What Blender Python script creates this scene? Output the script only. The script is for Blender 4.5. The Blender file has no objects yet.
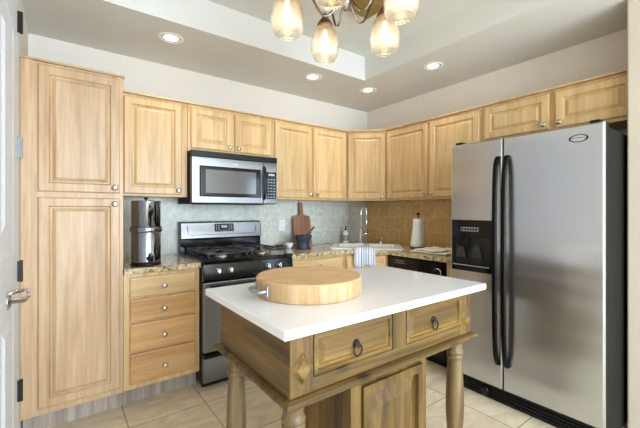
import bpy, bmesh, math, random
from mathutils import Vector, Matrix
random.seed(7)
PI = math.pi
scn = bpy.context.scene
COL = scn.collection

# ------------------------------------------------------------------ camera
cam_d = bpy.data.cameras.new('camera'); cam = bpy.data.objects.new('camera', cam_d); COL.objects.link(cam)
CX, CY, CZ, FPX, YAW = -3.093, -3.166, 1.289, 347.758, 36.601
cam.location = (CX, CY, CZ)
cam.rotation_euler = (PI/2, 0, -math.radians(YAW))
cam_d.sensor_width = 36; cam_d.sensor_fit = 'HORIZONTAL'
cam_d.lens = FPX/640*36
cam_d.shift_x = 0; cam_d.shift_y = -3.508/640
cam_d.clip_start = 0.02
scn.camera = cam

# ------------------------------------------------------------------ world, light, exposure
w = bpy.data.worlds.new('world'); scn.world = w; w.use_nodes = True
bg = w.node_tree.nodes['Background']; bg.inputs[0].default_value = (0.72, 0.84, 1.0, 1); bg.inputs[1].default_value = 2.0
scn.view_settings.view_transform = 'Standard'; scn.view_settings.look = 'None'
scn.view_settings.gamma = 1; scn.view_settings.use_curve_mapping = False
scn.view_settings.exposure = 0.29

def area(name, loc, rot, sx, sy, power, col):
    l = bpy.data.lights.new(name, 'AREA'); l.shape = 'RECTANGLE'; l.size = sx; l.size_y = sy
    l.energy = power; l.color = col
    o = bpy.data.objects.new(name, l); COL.objects.link(o); o.location = loc; o.rotation_euler = rot
    return o
# daylight entering by the tall window in the wall behind the camera
area('window_daylight', (-1.6, -6.35, 1.35), (PI/2, 0, 0), 2.9, 2.1, 235, (0.705, 0.85, 1.0))
# added overhead fill behind the camera, belonging to no fixture
area('added_fill_light', (-1.7, -4.6, 2.49), (0, 0, 0), 1.4, 1.4, 18, (0.90, 0.95, 1.0))

H = 2.528; H2 = 2.751
TOP, BOT = 2.14, 1.395

# ------------------------------------------------------------------ materials
def lin(c):
    r = []
    for v in c:
        v /= 255.0
        r.append(v/12.92 if v <= 0.04045 else ((v+0.055)/1.055)**2.4)
    return (r[0], r[1], r[2], 1.0)

def newmat(name):
    m = bpy.data.materials.new(name); m.use_nodes = True
    nt = m.node_tree; p = nt.nodes['Principled BSDF']
    return m, nt, p

def plain(name, c, rough=0.5, metal=0.0, coat=0.0, bump=0.0, bscale=200, spec=None, var=0.03):
    m, nt, p = newmat(name)
    N, L = nt.nodes, nt.links
    tc = N.new('ShaderNodeTexCoord'); nz = N.new('ShaderNodeTexNoise'); nz.inputs['Scale'].default_value = 6
    L.new(tc.outputs['Object'], nz.inputs['Vector'])
    cr = N.new('ShaderNodeValToRGB'); a = lin(c)
    cr.color_ramp.elements[0].position = .3; cr.color_ramp.elements[1].position = .7
    cr.color_ramp.elements[0].color = tuple(v*(1-var) for v in a[:3])+(1,)
    cr.color_ramp.elements[1].color = tuple(min(1, v*(1+var)) for v in a[:3])+(1,)
    L.new(nz.outputs['Fac'], cr.inputs['Fac']); L.new(cr.outputs['Color'], p.inputs['Base Color'])
    p.inputs['Roughness'].default_value = rough; p.inputs['Metallic'].default_value = metal
    p.inputs['Coat Weight'].default_value = coat
    if spec is not None: p.inputs['Specular IOR Level'].default_value = spec
    if bump:
        n2 = N.new('ShaderNodeTexNoise'); n2.inputs['Scale'].default_value = bscale
        L.new(tc.outputs['Object'], n2.inputs['Vector'])
        b = N.new('ShaderNodeBump'); b.inputs['Strength'].default_value = bump; b.inputs['Distance'].default_value = .002
        L.new(n2.outputs['Fac'], b.inputs['Height']); L.new(b.outputs['Normal'], p.inputs['Normal'])
    return m

def wood(name, light, mid, dark, axis='z', rough=0.38, scale=1.0, knots=False, contrast=1.0, fibre=1.0):
    m, nt, p = newmat(name); N, L = nt.nodes, nt.links
    tc = N.new('ShaderNodeTexCoord'); mp = N.new('ShaderNodeMapping')
    s = {'x': (1, 14, 14), 'y': (14, 1, 14), 'z': (14, 14, 1)}[axis]
    mp.inputs['Scale'].default_value = tuple(v*scale for v in s)
    L.new(tc.outputs['Object'], mp.inputs['Vector'])
    n1 = N.new('ShaderNodeTexNoise'); n1.inputs['Scale'].default_value = 1.3; n1.inputs['Detail'].default_value = 6
    n1.inputs['Roughness'].default_value = .6; n1.inputs['Distortion'].default_value = .6
    L.new(mp.outputs['Vector'], n1.inputs['Vector'])
    cr = N.new('ShaderNodeValToRGB'); e = cr.color_ramp.elements
    e[0].position = .28; e[0].color = lin(dark); e[1].position = .72; e[1].color = lin(light)
    k = e.new(.5); k.color = lin(mid)
    L.new(n1.outputs['Fac'], cr.inputs['Fac'])
    # broad boards
    n2 = N.new('ShaderNodeTexNoise'); n2.inputs['Scale'].default_value = .35; n2.inputs['Detail'].default_value = 1
    L.new(mp.outputs['Vector'], n2.inputs['Vector'])
    r2 = N.new('ShaderNodeMapRange'); r2.inputs['From Min'].default_value = .3; r2.inputs['From Max'].default_value = .7
    r2.inputs['To Min'].default_value = 1-.10*contrast; r2.inputs['To Max'].default_value = 1+.07*contrast
    L.new(n2.outputs['Fac'], r2.inputs['Value'])
    mx = N.new('ShaderNodeMix'); mx.data_type = 'RGBA'; mx.blend_type = 'MULTIPLY'; mx.inputs['Factor'].default_value = 1
    L.new(cr.outputs['Color'], mx.inputs['A']); L.new(r2.outputs['Result'], mx.inputs['B'])
    mpf = N.new('ShaderNodeMapping'); mpf.inputs['Scale'].default_value = tuple((70 if v > 1 else 2.5) for v in s)
    L.new(tc.outputs['Object'], mpf.inputs['Vector'])
    nf = N.new('ShaderNodeTexNoise'); nf.inputs['Scale'].default_value = 1.6; nf.inputs['Detail'].default_value = 3
    L.new(mpf.outputs['Vector'], nf.inputs['Vector'])
    rf_ = N.new('ShaderNodeMapRange'); rf_.inputs['From Min'].default_value = .3; rf_.inputs['From Max'].default_value = .7
    rf_.inputs['To Min'].default_value = 1-.10*fibre; rf_.inputs['To Max'].default_value = 1+.06*fibre
    L.new(nf.outputs['Fac'], rf_.inputs['Value'])
    oi = N.new('ShaderNodeObjectInfo'); ro = N.new('ShaderNodeMapRange'); ro.inputs['To Min'].default_value = .93; ro.inputs['To Max'].default_value = 1.05
    L.new(oi.outputs['Random'], ro.inputs['Value'])
    mm = N.new('ShaderNodeMath'); mm.operation = 'MULTIPLY'; L.new(rf_.outputs['Result'], mm.inputs[0]); L.new(ro.outputs['Result'], mm.inputs[1])
    mf = N.new('ShaderNodeMix'); mf.data_type = 'RGBA'; mf.blend_type = 'MULTIPLY'; mf.inputs['Factor'].default_value = 1
    L.new(mx.outputs['Result'], mf.inputs['A']); L.new(mm.outputs[0], mf.inputs['B'])
    last = mf.outputs['Result']
    if knots:
        v = N.new('ShaderNodeTexVoronoi'); v.inputs['Scale'].default_value = 3.2
        mp2 = N.new('ShaderNodeMapping'); mp2.inputs['Scale'].default_value = {'x': (1, 2, 2), 'y': (2, 1, 2), 'z': (2, 2, 1)}[axis]
        L.new(tc.outputs['Object'], mp2.inputs['Vector']); L.new(mp2.outputs['Vector'], v.inputs['Vector'])
        r3 = N.new('ShaderNodeMapRange'); r3.inputs['From Min'].default_value = .03; r3.inputs['From Max'].default_value = .16
        L.new(v.outputs['Distance'], r3.inputs['Value'])
        m3 = N.new('ShaderNodeMix'); m3.data_type = 'RGBA'
        dk = lin(dark); m3.inputs['A'].default_value = (dk[0]*.45, dk[1]*.4, dk[2]*.4, 1)
        L.new(r3.outputs['Result'], m3.inputs['Factor']); L.new(last, m3.inputs['B']); last = m3.outputs['Result']
    L.new(last, p.inputs['Base Color'])
    p.inputs['Roughness'].default_value = rough
    b = N.new('ShaderNodeBump'); b.inputs['Strength'].default_value = .12; b.inputs['Distance'].default_value = .002
    L.new(n1.outputs['Fac'], b.inputs['Height']); L.new(b.outputs['Normal'], p.inputs['Normal'])
    return m

MA = dict(light=(229, 199, 152), mid=(219, 183, 131), dark=(201, 160, 108))
leg_wood = wood('worn_pine_leg', (150, 128, 92), (116, 94, 62), (60, 46, 28), 'z', rough=.42, scale=.8, contrast=1.8, fibre=1.8)
tawny = {a: wood('tawny_maple_'+a, axis=a, light=(218, 188, 152), mid=(204, 170, 132), dark=(182, 144, 104)) for a in 'xyz'}
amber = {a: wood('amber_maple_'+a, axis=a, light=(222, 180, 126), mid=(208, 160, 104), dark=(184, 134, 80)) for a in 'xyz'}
maple = {a: wood('maple_'+a, axis=a, **MA) for a in 'xyz'}
PN = dict(light=(148, 118, 62), mid=(106, 80, 37), dark=(42, 28, 12))
pine = {a: wood('distressed_pine_'+a, axis=a, rough=.42, scale=.8, knots=True, contrast=2.2, fibre=1.8, **PN) for a in 'xyz'}
toe_mat = wood('weathered_toe_board', (196, 184, 172), (172, 158, 146), (140, 125, 112), 'z', rough=.7)
block_side = wood('maple_block_side', (222, 190, 148), (204, 166, 120), (170, 128, 84), 'z', scale=.8, contrast=2.5)
walnut = wood('walnut_board', (168, 116, 88), (146, 96, 70), (116, 72, 50), 'z')
panel_wood = wood('ceiling_panel_wood', (176, 144, 88), (148, 116, 62), (108, 80, 38), 'x', rough=.4, contrast=2)

wall_mat = plain('wall_paint', (234, 227, 216), .85, bump=.15, bscale=90, var=.008)
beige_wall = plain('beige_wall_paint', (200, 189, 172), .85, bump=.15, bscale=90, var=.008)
ceil_mat = plain('ceiling_paint', (221, 219, 213), .9, bump=.15, bscale=90, var=.008)
door_mat = plain('white_door_paint', (226, 230, 238), .45, var=.01)
quartz = plain('white_quartz', (241, 243, 247), .12, var=.012, spec=.55)
black_gloss = plain('black_enamel', (12, 12, 13), .12, spec=.35)
black_satin = plain('black_plastic', (15, 15, 16), .38, spec=.3)
handle_black = plain('handle_black', (8, 8, 9), .22, spec=.18)
black_matte = plain('cast_iron', (24, 24, 25), .55, bump=.2)
dark_side = plain('appliance_side_black', (14, 14, 15), .6, spec=.2, bump=.15, bscale=400)
chrome = plain('chrome', (222, 222, 225), .08, metal=1)
nickel = plain('satin_nickel', (196, 192, 186), .25, metal=1)
mirror_steel = plain('polished_steel', (150, 158, 170), .09, metal=1)
iron = plain('dark_iron', (50, 46, 44), .4, metal=.7)
lamp_metal = plain('brushed_lamp_metal', (150, 146, 140), .22, metal=1)
grate_iron = plain('grate_iron', (58, 58, 60), .3, spec=.7)
bronze = plain('antique_bronze', (140, 116, 92), .35, metal=.8)
white_plastic = plain('white_plastic', (244, 244, 242), .35)
porcelain = plain('white_porcelain', (240, 240, 240), .12)
blue_stone = plain('blue_grey_stone', (48, 58, 74), .5, bump=.2)
paper = plain('paper_towel', (248, 248, 248), .9, bump=.4, bscale=150)
cream_cloth = plain('cream_towel', (246, 240, 224), .95, bump=.6, bscale=260, var=.08)
grey_print = plain('panel_print_grey', (150, 152, 155), .4)
glass_dark = plain('oven_glass', (22, 22, 24), .05, coat=.5)
zinc = plain('zinc_handle', (170, 178, 188), .3, metal=.9)

def steel(name, axis, c=(176, 177, 180), rough=.27):
    m, nt, p = newmat(name); N, L = nt.nodes, nt.links
    tc = N.new('ShaderNodeTexCoord'); mp = N.new('ShaderNodeMapping')
    mp.inputs['Scale'].default_value = {'x': (.4, 420, 420), 'y': (420, .4, 420)}[axis]
    L.new(tc.outputs['Object'], mp.inputs['Vector'])
    n = N.new('ShaderNodeTexNoise'); n.inputs['Scale'].default_value = 1; n.inputs['Detail'].default_value = 0
    L.new(mp.outputs['Vector'], n.inputs['Vector'])
    cr = N.new('ShaderNodeValToRGB'); a = lin(c)
    cr.color_ramp.elements[0].color = tuple(v*.99 for v in a[:3])+(1,); cr.color_ramp.elements[1].color = tuple(v*1.01 for v in a[:3])+(1,)
    L.new(n.outputs['Fac'], cr.inputs['Fac']); L.new(cr.outputs['Color'], p.inputs['Base Color'])
    rr = N.new('ShaderNodeMapRange'); rr.inputs['To Min'].default_value = rough-.01; rr.inputs['To Max'].default_value = rough+.01
    L.new(n.outputs['Fac'], rr.inputs['Value']); L.new(rr.outputs['Result'], p.inputs['Roughness'])
    p.inputs['Metallic'].default_value = 1
    # slight oil-canning of the sheet
    mp2 = N.new('ShaderNodeMapping'); mp2.inputs['Scale'].default_value = {'x': (.5, 4, 4), 'y': (4, .5, 4)}[axis]
    L.new(tc.outputs['Object'], mp2.inputs['Vector'])
    n2 = N.new('ShaderNodeTexNoise'); n2.inputs['Scale'].default_value = 1.2; n2.inputs['Detail'].default_value = 1
    L.new(mp2.outputs['Vector'], n2.inputs['Vector'])
    b = N.new('ShaderNodeBump'); b.inputs['Strength'].default_value = .8; b.inputs['Distance'].default_value = .02
    L.new(n2.outputs['Fac'], b.inputs['Height']); L.new(b.outputs['Normal'], p.inputs['Normal'])
    return m
steel_x = steel('brushed_steel_x', 'x', (138, 140, 142), .33); steel_f = steel('brushed_steel_door', 'x', (202, 208, 218), .26)

def tile_mat(name, c1, c2, c3, axis, size=.152):
    m, nt, p = newmat(name); N, L = nt.nodes, nt.links
    tc = N.new('ShaderNodeTexCoord'); sp = N.new('ShaderNodeSeparateXYZ'); cb = N.new('ShaderNodeCombineXYZ')
    L.new(tc.outputs['Object'], sp.inputs[0])
    L.new(sp.outputs[0 if axis == 'x' else 1], cb.inputs[0]); L.new(sp.outputs[2], cb.inputs[1])
    br = N.new('ShaderNodeTexBrick'); br.offset = .5; br.inputs['Scale'].default_value = 1
    br.inputs['Brick Width'].default_value = size; br.inputs['Row Height'].default_value = size
    br.inputs['Mortar Size'].default_value = .003; br.inputs['Mortar Smooth'].default_value = .3
    br.inputs['Color1'].default_value = lin(c1); br.inputs['Color2'].default_value = lin(c2)
    br.inputs['Mortar'].default_value = lin(c3)
    L.new(cb.outputs[0], br.inputs['Vector'])
    nz = N.new('ShaderNodeTexNoise'); nz.inputs['Scale'].default_value = 22; nz.inputs['Detail'].default_value = 6
    L.new(tc.outputs['Object'], nz.inputs['Vector'])
    r = N.new('ShaderNodeMapRange'); r.inputs['From Min'].default_value = .3; r.inputs['From Max'].default_value = .7
    r.inputs['To Min'].default_value = .86; r.inputs['To Max'].default_value = 1.1
    L.new(nz.outputs['Fac'], r.inputs['Value'])
    mx = N.new('ShaderNodeMix'); mx.data_type = 'RGBA'; mx.blend_type = 'MULTIPLY'; mx.inputs['Factor'].default_value = 1
    L.new(br.outputs['Color'], mx.inputs['A']); L.new(r.outputs['Result'], mx.inputs['B'])
    L.new(mx.outputs['Result'], p.inputs['Base Color']); p.inputs['Roughness'].default_value = .38
    b = N.new('ShaderNodeBump'); b.inputs['Strength'].default_value = .5; b.inputs['Distance'].default_value = .002; b.invert = True
    L.new(br.outputs['Fac'], b.inputs['Height']); L.new(b.outputs['Normal'], p.inputs['Normal'])
    return m
tileA = tile_mat('cool_lit_travertine_tile', (216, 218, 208), (202, 207, 200), (228, 226, 214), 'x')  # beige tile with the cool daylight on this wall put into its colour
tileB = tile_mat('warm_lit_travertine_tile', (236, 198, 136), (222, 180, 116), (240, 214, 166), 'y')  # same beige tile, the warm glow on this wall painted into its colour

def floor_material():
    m, nt, p = newmat('travertine_floor_tile'); N, L = nt.nodes, nt.links
    tc = N.new('ShaderNodeTexCoord'); mp = N.new('ShaderNodeMapping'); mp.inputs['Location'].default_value = (2.775+.457*20, .84+.457*20, 0)
    L.new(tc.outputs['Object'], mp.inputs['Vector'])
    br = N.new('ShaderNodeTexBrick'); br.offset = 0; br.inputs['Scale'].default_value = 1
    br.inputs['Brick Width'].default_value = .457; br.inputs['Row Height'].default_value = .457
    br.inputs['Mortar Size'].default_value = .0035; br.inputs['Mortar Smooth'].default_value = .2
    br.inputs['Color1'].default_value = lin((232, 219, 194)); br.inputs['Color2'].default_value = lin((222, 206, 178))
    br.inputs['Mortar'].default_value = lin((150, 136, 116))
    L.new(mp.outputs['Vector'], br.inputs['Vector'])
    nz = N.new('ShaderNodeTexNoise'); nz.inputs['Scale'].default_value = 5; nz.inputs['Detail'].default_value = 8; nz.inputs['Distortion'].default_value = 1.2
    mp2 = N.new('ShaderNodeMapping'); mp2.inputs['Scale'].default_value = (1, 2.4, 1); mp2.inputs['Rotation'].default_value = (0, 0, .3)
    L.new(tc.outputs['Object'], mp2.inputs['Vector']); L.new(mp2.outputs['Vector'], nz.inputs['Vector'])
    cr = N.new('ShaderNodeValToRGB'); e = cr.color_ramp.elements
    e[0].position = .3; e[0].color = (.82, .79, .73, 1); e[1].position = .68; e[1].color = (1.08, 1.07, 1.05, 1)
    L.new(nz.outputs['Fac'], cr.inputs['Fac'])
    mx = N.new('ShaderNodeMix'); mx.data_type = 'RGBA'; mx.blend_type = 'MULTIPLY'; mx.inputs['Factor'].default_value = 1
    L.new(br.outputs['Color'], mx.inputs['A']); L.new(cr.outputs['Color'], mx.inputs['B'])
    L.new(mx.outputs['Result'], p.inputs['Base Color']); p.inputs['Roughness'].default_value = .4
    b = N.new('ShaderNodeBump'); b.inputs['Strength'].default_value = .4; b.inputs['Distance'].default_value = .002; b.invert = True
    L.new(br.outputs['Fac'], b.inputs['Height']); L.new(b.outputs['Normal'], p.inputs['Normal'])
    return m
floor_mat = floor_material()

def granite_material():
    m, nt, p = newmat('beige_granite'); N, L = nt.nodes, nt.links
    tc = N.new('ShaderNodeTexCoord')
    nz = N.new('ShaderNodeTexNoise'); nz.inputs['Scale'].default_value = 38; nz.inputs['Detail'].default_value = 5; nz.inputs['Roughness'].default_value = .7
    L.new(tc.outputs['Object'], nz.inputs['Vector'])
    cr = N.new('ShaderNodeValToRGB'); e = cr.color_ramp.elements
    e[0].position = .33; e[0].color = lin((66, 58, 52)); e[1].position = .66; e[1].color = lin((226, 214, 188))
    for pos, c in ((.41, (128, 112, 92)), (.48, (192, 170, 128)), (.56, (206, 188, 152))):
        k = e.new(pos); k.color = lin(c)
    L.new(nz.outputs['Fac'], cr.inputs['Fac']); L.new(cr.outputs['Color'], p.inputs['Base Color'])
    p.inputs['Roughness'].default_value = .12
    return m
granite = granite_material()

def end_grain():
    m, nt, p = newmat('maple_block_top'); N, L = nt.nodes, nt.links
    tc = N.new('ShaderNodeTexCoord')
    br = N.new('ShaderNodeTexBrick'); br.inputs['Scale'].default_value = 1; br.inputs['Brick Width'].default_value = .055; br.inputs['Row Height'].default_value = .04
    br.inputs['Mortar Size'].default_value = .0004; br.inputs['Color1'].default_value = lin((218, 182, 136)); br.inputs['Color2'].default_value = lin((206, 166, 118)); br.inputs['Mortar'].default_value = lin((196, 150, 96))
    mp = N.new('ShaderNodeMapping'); mp.inputs['Rotation'].default_value = (0, 0, .5)
    L.new(tc.outputs['Object'], mp.inputs['Vector']); L.new(mp.outputs['Vector'], br.inputs['Vector'])
    L.new(br.outputs['Color'], p.inputs['Base Color']); p.inputs['Roughness'].default_value = .45
    return m
block_top = end_grain()

def striped():
    m, nt, p = newmat('blue_striped_cotton'); N, L = nt.nodes, nt.links
    tc = N.new('ShaderNodeTexCoord'); sp = N.new('ShaderNodeSeparateXYZ'); L.new(tc.outputs['Object'], sp.inputs[0])
    mr = N.new('ShaderNodeMapRange'); mr.inputs['From Min'].default_value = -.1; mr.inputs['From Max'].default_value = .1
    L.new(sp.outputs[0], mr.inputs['Value'])
    cr = N.new('ShaderNodeValToRGB'); cr.color_ramp.interpolation = 'CONSTANT'; e = cr.color_ramp.elements
    wh = lin((238, 238, 240)); bl = lin((128, 146, 184)); lb = lin((190, 200, 222))
    e[0].position = 0; e[0].color = wh; e[1].position = .07; e[1].color = bl
    for pos, c in ((.11, wh), (.17, lb), (.25, wh), (.33, bl), (.38, wh), (.42, lb), (.58, lb), (.62, wh), (.66, bl), (.7, wh), (.78, lb), (.84, wh), (.9, bl), (.94, wh)):
        k = e.new(pos); k.color = c
    L.new(mr.outputs['Result'], cr.inputs['Fac']); L.new(cr.outputs['Color'], p.inputs['Base Color'])
    p.inputs['Roughness'].default_value = .95
    return m
stripe_mat = striped()

def shade_glass():
    m, nt, p = newmat('seeded_glass'); N, L = nt.nodes, nt.links
    out = N['Material Output']; N.remove(p)
    tr = N.new('ShaderNodeBsdfTransparent'); tr.inputs[0].default_value = (1, .98, .95, 1)
    tl = N.new('ShaderNodeBsdfTranslucent'); tl.inputs[0].default_value = (1, .94, .84, 1)
    gl = N.new('ShaderNodeBsdfGlossy'); gl.inputs['Roughness'].default_value = .12; gl.inputs[0].default_value = (1, 1, 1, 1)
    tc = N.new('ShaderNodeTexCoord'); nz = N.new('ShaderNodeTexNoise'); nz.inputs['Scale'].default_value = 90; nz.inputs['Detail'].default_value = 3
    L.new(tc.outputs['Object'], nz.inputs['Vector'])
    b = N.new('ShaderNodeBump'); b.inputs['Strength'].default_value = .6; b.inputs['Distance'].default_value = .003
    L.new(nz.outputs['Fac'], b.inputs['Height']); L.new(b.outputs['Normal'], gl.inputs['Normal']); L.new(b.outputs['Normal'], tl.inputs['Normal'])
    m1 = N.new('ShaderNodeMixShader'); m1.inputs[0].default_value = .20
    L.new(tr.outputs[0], m1.inputs[1]); L.new(tl.outputs[0], m1.inputs[2])
    lw = N.new('ShaderNodeLayerWeight'); lw.inputs['Blend'].default_value = .35
    m2 = N.new('ShaderNodeMixShader'); L.new(lw.outputs['Facing'], m2.inputs[0])
    L.new(m1.outputs[0], m2.inputs[1]); L.new(gl.outputs[0], m2.inputs[2])
    L.new(m2.outputs[0], out.inputs[0])
    return m
shade_mat = shade_glass()

def emis(name, c, s):
    m, nt, p = newmat(name); p.inputs['Emission Color'].default_value = lin(c); p.inputs['Emission Strength'].default_value = s
    p.inputs['Base Color'].default_value = lin(c)
    return m
bulb_mat = emis('warm_bulb', (255, 228, 180), 2.6)
lens_mat = emis('downlight_lens', (255, 246, 232), 3.2)
display_mat = emis('range_display', (170, 185, 185), .05)

def pane_glass():
    m, nt, p = newmat('window_glass'); p.inputs['Transmission Weight'].default_value = 1; p.inputs['Roughness'].default_value = 0; p.inputs['IOR'].default_value = 1.45
    return m
window_glass = pane_glass()

# ------------------------------------------------------------------ helpers
def thing(name, label, cat, loc=(0, 0, 0), rz=0, group=None):
    o = bpy.data.objects.new(name, None); COL.objects.link(o); o.empty_display_size = .1
    o.location = loc; o.rotation_euler = (0, 0, rz); o['label'] = label; o['category'] = cat
    if group: o['group'] = group
    return o
def tag(o, label, cat, group=None):
    o['label'] = label; o['category'] = cat
    if group: o['group'] = group
    return o
def obj(name, bm, mat, parent=None, loc=None, smooth=False, bevel=0, seg=2, label=None):
    bmesh.ops.recalc_face_normals(bm, faces=bm.faces)
    me = bpy.data.meshes.new(name); bm.to_mesh(me); bm.free()
    for m in (mat if isinstance(mat, (list, tuple)) else [mat]): me.materials.append(m)
    o = bpy.data.objects.new(name, me); COL.objects.link(o)
    if parent: o.parent = parent
    if loc: o.location = loc
    if smooth:
        for f in me.polygons: f.use_smooth = True
    if bevel:
        b = o.modifiers.new('bevel', 'BEVEL'); b.width = bevel; b.segments = seg; b.limit_method = 'ANGLE'; b.angle_limit = .6
    if label: o['label'] = label
    return o
def struct(name, bm, mat, parent=None, **k):
    o = obj(name, bm, mat, parent, **k)
    if not parent: o['kind'] = 'structure'
    return o
def B(): return bmesh.new()
def box(bm, x0, x1, y0, y1, z0, z1, mi=0):
    v = [bm.verts.new((x, y, z)) for z in (z0, z1) for y in (y0, y1) for x in (x0, x1)]
    for q in ((0, 1, 3, 2), (4, 6, 7, 5), (0, 4, 5, 1), (2, 3, 7, 6), (0, 2, 6, 4), (1, 5, 7, 3)):
        f = bm.faces.new([v[i] for i in q]); f.material_index = mi
    return bm
def bx(*a): return box(B(), *a)
def prism(bm, pts, z0, z1, mi=0):
    a = [bm.verts.new((x, y, z0)) for x, y in pts]; b = [bm.verts.new((x, y, z1)) for x, y in pts]
    n = len(pts)
    for f in (bm.faces.new(a[::-1]), bm.faces.new(b)): f.material_index = mi
    for i in range(n): f = bm.faces.new((a[i], a[(i+1) % n], b[(i+1) % n], b[i])); f.material_index = mi
    return bm
def lathe(bm, prof, c=(0, 0, 0), axis='z', seg=32, mi=0, rot=None):
    """prof: list of (r, h). axis: direction of h."""
    rings = []
    for r, h in prof:
        if r < 1e-6: pts = [(0, 0, h)]
        else: pts = [(r*math.cos(2*PI*i/seg), r*math.sin(2*PI*i/seg), h) for i in range(seg)]
        out = []
        for x, y, z in pts:
            if axis == 'x': p = (z, x, y)
            elif axis == '-y': p = (x, -z, y)
            elif axis == 'y': p = (x, z, y)
            else: p = (x, y, z)
            p = Vector(p)
            if rot is not None: p = rot @ p
            out.append(bm.verts.new(p+Vector(c)))
        rings.append(out)
    for a, b in zip(rings, rings[1:]):
        if len(a) == 1 and len(b) == 1: continue
        for i in range(seg):
            j = (i+1) % seg
            if len(a) == 1: f = bm.faces.new((a[0], b[i], b[j]))
            elif len(b) == 1: f = bm.faces.new((a[i], b[0], a[j]))
            else: f = bm.faces.new((a[i], b[i], b[j], a[j]))
            f.material_index = mi
    if len(rings[0]) > 1 and prof[0][0] > 0 and not getattr(bm, '_open', False): pass
    return bm
def tube(bm, pts, r, seg=10, cap=True, mi=0):
    pts = [Vector(p) for p in pts]; n = len(pts); rings = []
    rr = r if isinstance(r, (list, tuple)) else [r]*n
    up = None
    for i, p in enumerate(pts):
        t = (pts[min(i+1, n-1)]-pts[max(i-1, 0)]).normalized()
        if up is None:
            up = Vector((0, 0, 1)) if abs(t.z) < .9 else Vector((1, 0, 0))
        s = t.cross(up).normalized(); up = s.cross(t).normalized()
        rings.append([bm.verts.new(p+rr[i]*(math.cos(2*PI*k/seg)*s+math.sin(2*PI*k/seg)*up)) for k in range(seg)])
    for a, b in zip(rings, rings[1:]):
        for k in range(seg):
            f = bm.faces.new((a[k], a[(k+1) % seg], b[(k+1) % seg], b[k])); f.material_index = mi
    if cap: bm.faces.new(rings[0][::-1]); bm.faces.new(rings[-1])
    return bm
def smooth_path(pts, n=6):
    pts = [Vector(p) for p in pts]; out = []
    for i in range(len(pts)-1):
        p0 = pts[max(i-1, 0)]; p1 = pts[i]; p2 = pts[i+1]; p3 = pts[min(i+2, len(pts)-1)]
        for k in range(n):
            t = k/n
            out.append(.5*((2*p1)+(-p0+p2)*t+(2*p0-5*p1+4*p2-p3)*t*t+(-p0+3*p1-3*p2+p3)*t**3))
    out.append(pts[-1]); return out
def rings_panel(bm, x0, x1, z0, z1, rings, back=True, mi=0):
    """nested rectangular rings facing -Y: rings = [(inset, y)]"""
    R = []
    for i, y in rings:
        R.append([bm.verts.new(p) for p in ((x0+i, y, z0+i), (x1-i, y, z0+i), (x1-i, y, z1-i), (x0+i, y, z1-i))])
    for a, b in zip(R, R[1:]):
        for k in range(4): f = bm.faces.new((a[k], a[(k+1) % 4], b[(k+1) % 4], b[k])); f.material_index = mi
    f = bm.faces.new(R[-1]); f.material_index = mi
    f = bm.faces.new(R[0][::-1]); f.material_index = mi
    return bm
def panel_door(x0, x1, z0, z1, y, t=.020, s=.056, bev=.016):
    return rings_panel(B(), x0, x1, z0, z1, [(0, y), (0, y-t+.006), (.006, y-t), (s-.008, y-t), (s-.004, y-t+.005), (s, y-t+.013), (s+.007, y-t+.013), (s+.007+bev, y-t+.003), (s+.011+bev, y-t+.001)])
def slab_drawer(x0, x1, z0, z1, y, t=.020):
    return rings_panel(B(), x0, x1, z0, z1, [(0, y), (0, y-t+.003), (.003, y-t), (.010, y-t-.002)])
def knob_bm(r=.0175, L=.027):
    return lathe(B(), [(0, 0), (.006, 0), (.005, L*.45), (r*.8, L*.6), (r, L*.78), (r*.85, L*.95), (r*.4, L), (0, L)], axis='-y', seg=20)
KN = knob_bm()
def knob(parent, x, y, z, mat=None):
    return obj('knob', knob_bm(), mat or nickel, parent, (x, y, z), smooth=True)

# ------------------------------------------------------------------ room shell
XL = -3.28; XR = 0.0; YB = 0.0; YF = -6.5
bm = bx(XL-.1, .12, YF-.1, .12, -.06, 0); struct('floor', bm, floor_mat)
struct('wall_back', bx(XL-.1, .12, YB, YB+.12, 0, H2+.1), wall_mat)
struct('wall_left', bx(XL-.12, XL, YF, YB, 0, H2+.1), wall_mat)
bm = bx(XR, XR+.12, YF, YB, 0, H2+.1)
struct('wall_right', bm, wall_mat)
struct('wall_right_return', bx(-.440, XR, YF, -2.603, 0, H), beige_wall, bevel=.010, seg=4)
# front wall with the window opening
bm = B()
wx0, wx1, wz0, wz1 = -3.0, -.6, .3, 2.3
box(bm, XL, wx0, YF-.12, YF, 0, H); box(bm, wx1, -.425, YF-.12, YF, 0, H); box(bm, wx0, wx1, YF-.12, YF, 0, wz0); box(bm, wx0, wx1, YF-.12, YF, wz1, H)
struct('wall_front', bm, wall_mat)
wf = B()
for a in (wx0, -1.83, wx1-.06): box(wf, a, a+.06, YF-.09, YF-.03, wz0, wz1)
for a in (wz0, wz1-.06): box(wf, wx0, wx1, YF-.09, YF-.03, a, a+.06)
wf = struct('window_1', wf, door_mat)
obj('pane', bx(wx0+.06, wx1-.06, YF-.064, YF-.058, wz0+.06, wz1-.06), window_glass, wf)
# ceiling: lowered soffit with rectangular tray
tx0, tx1, ty0, ty1 = -3.05, -.772, -2.82, -.758
bm = B()
box(bm, XL, XR, ty1, YB, H, H2+.1); box(bm, XL, XR, YF, ty0, H, H2+.1)
box(bm, XL, tx0, ty0, ty1, H, H2+.1); box(bm, tx1, XR, ty0, ty1, H, H2+.1)
box(bm, tx0, tx1, ty0, ty1, H2, H2+.1)
struct('ceiling', bm, ceil_mat)

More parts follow.
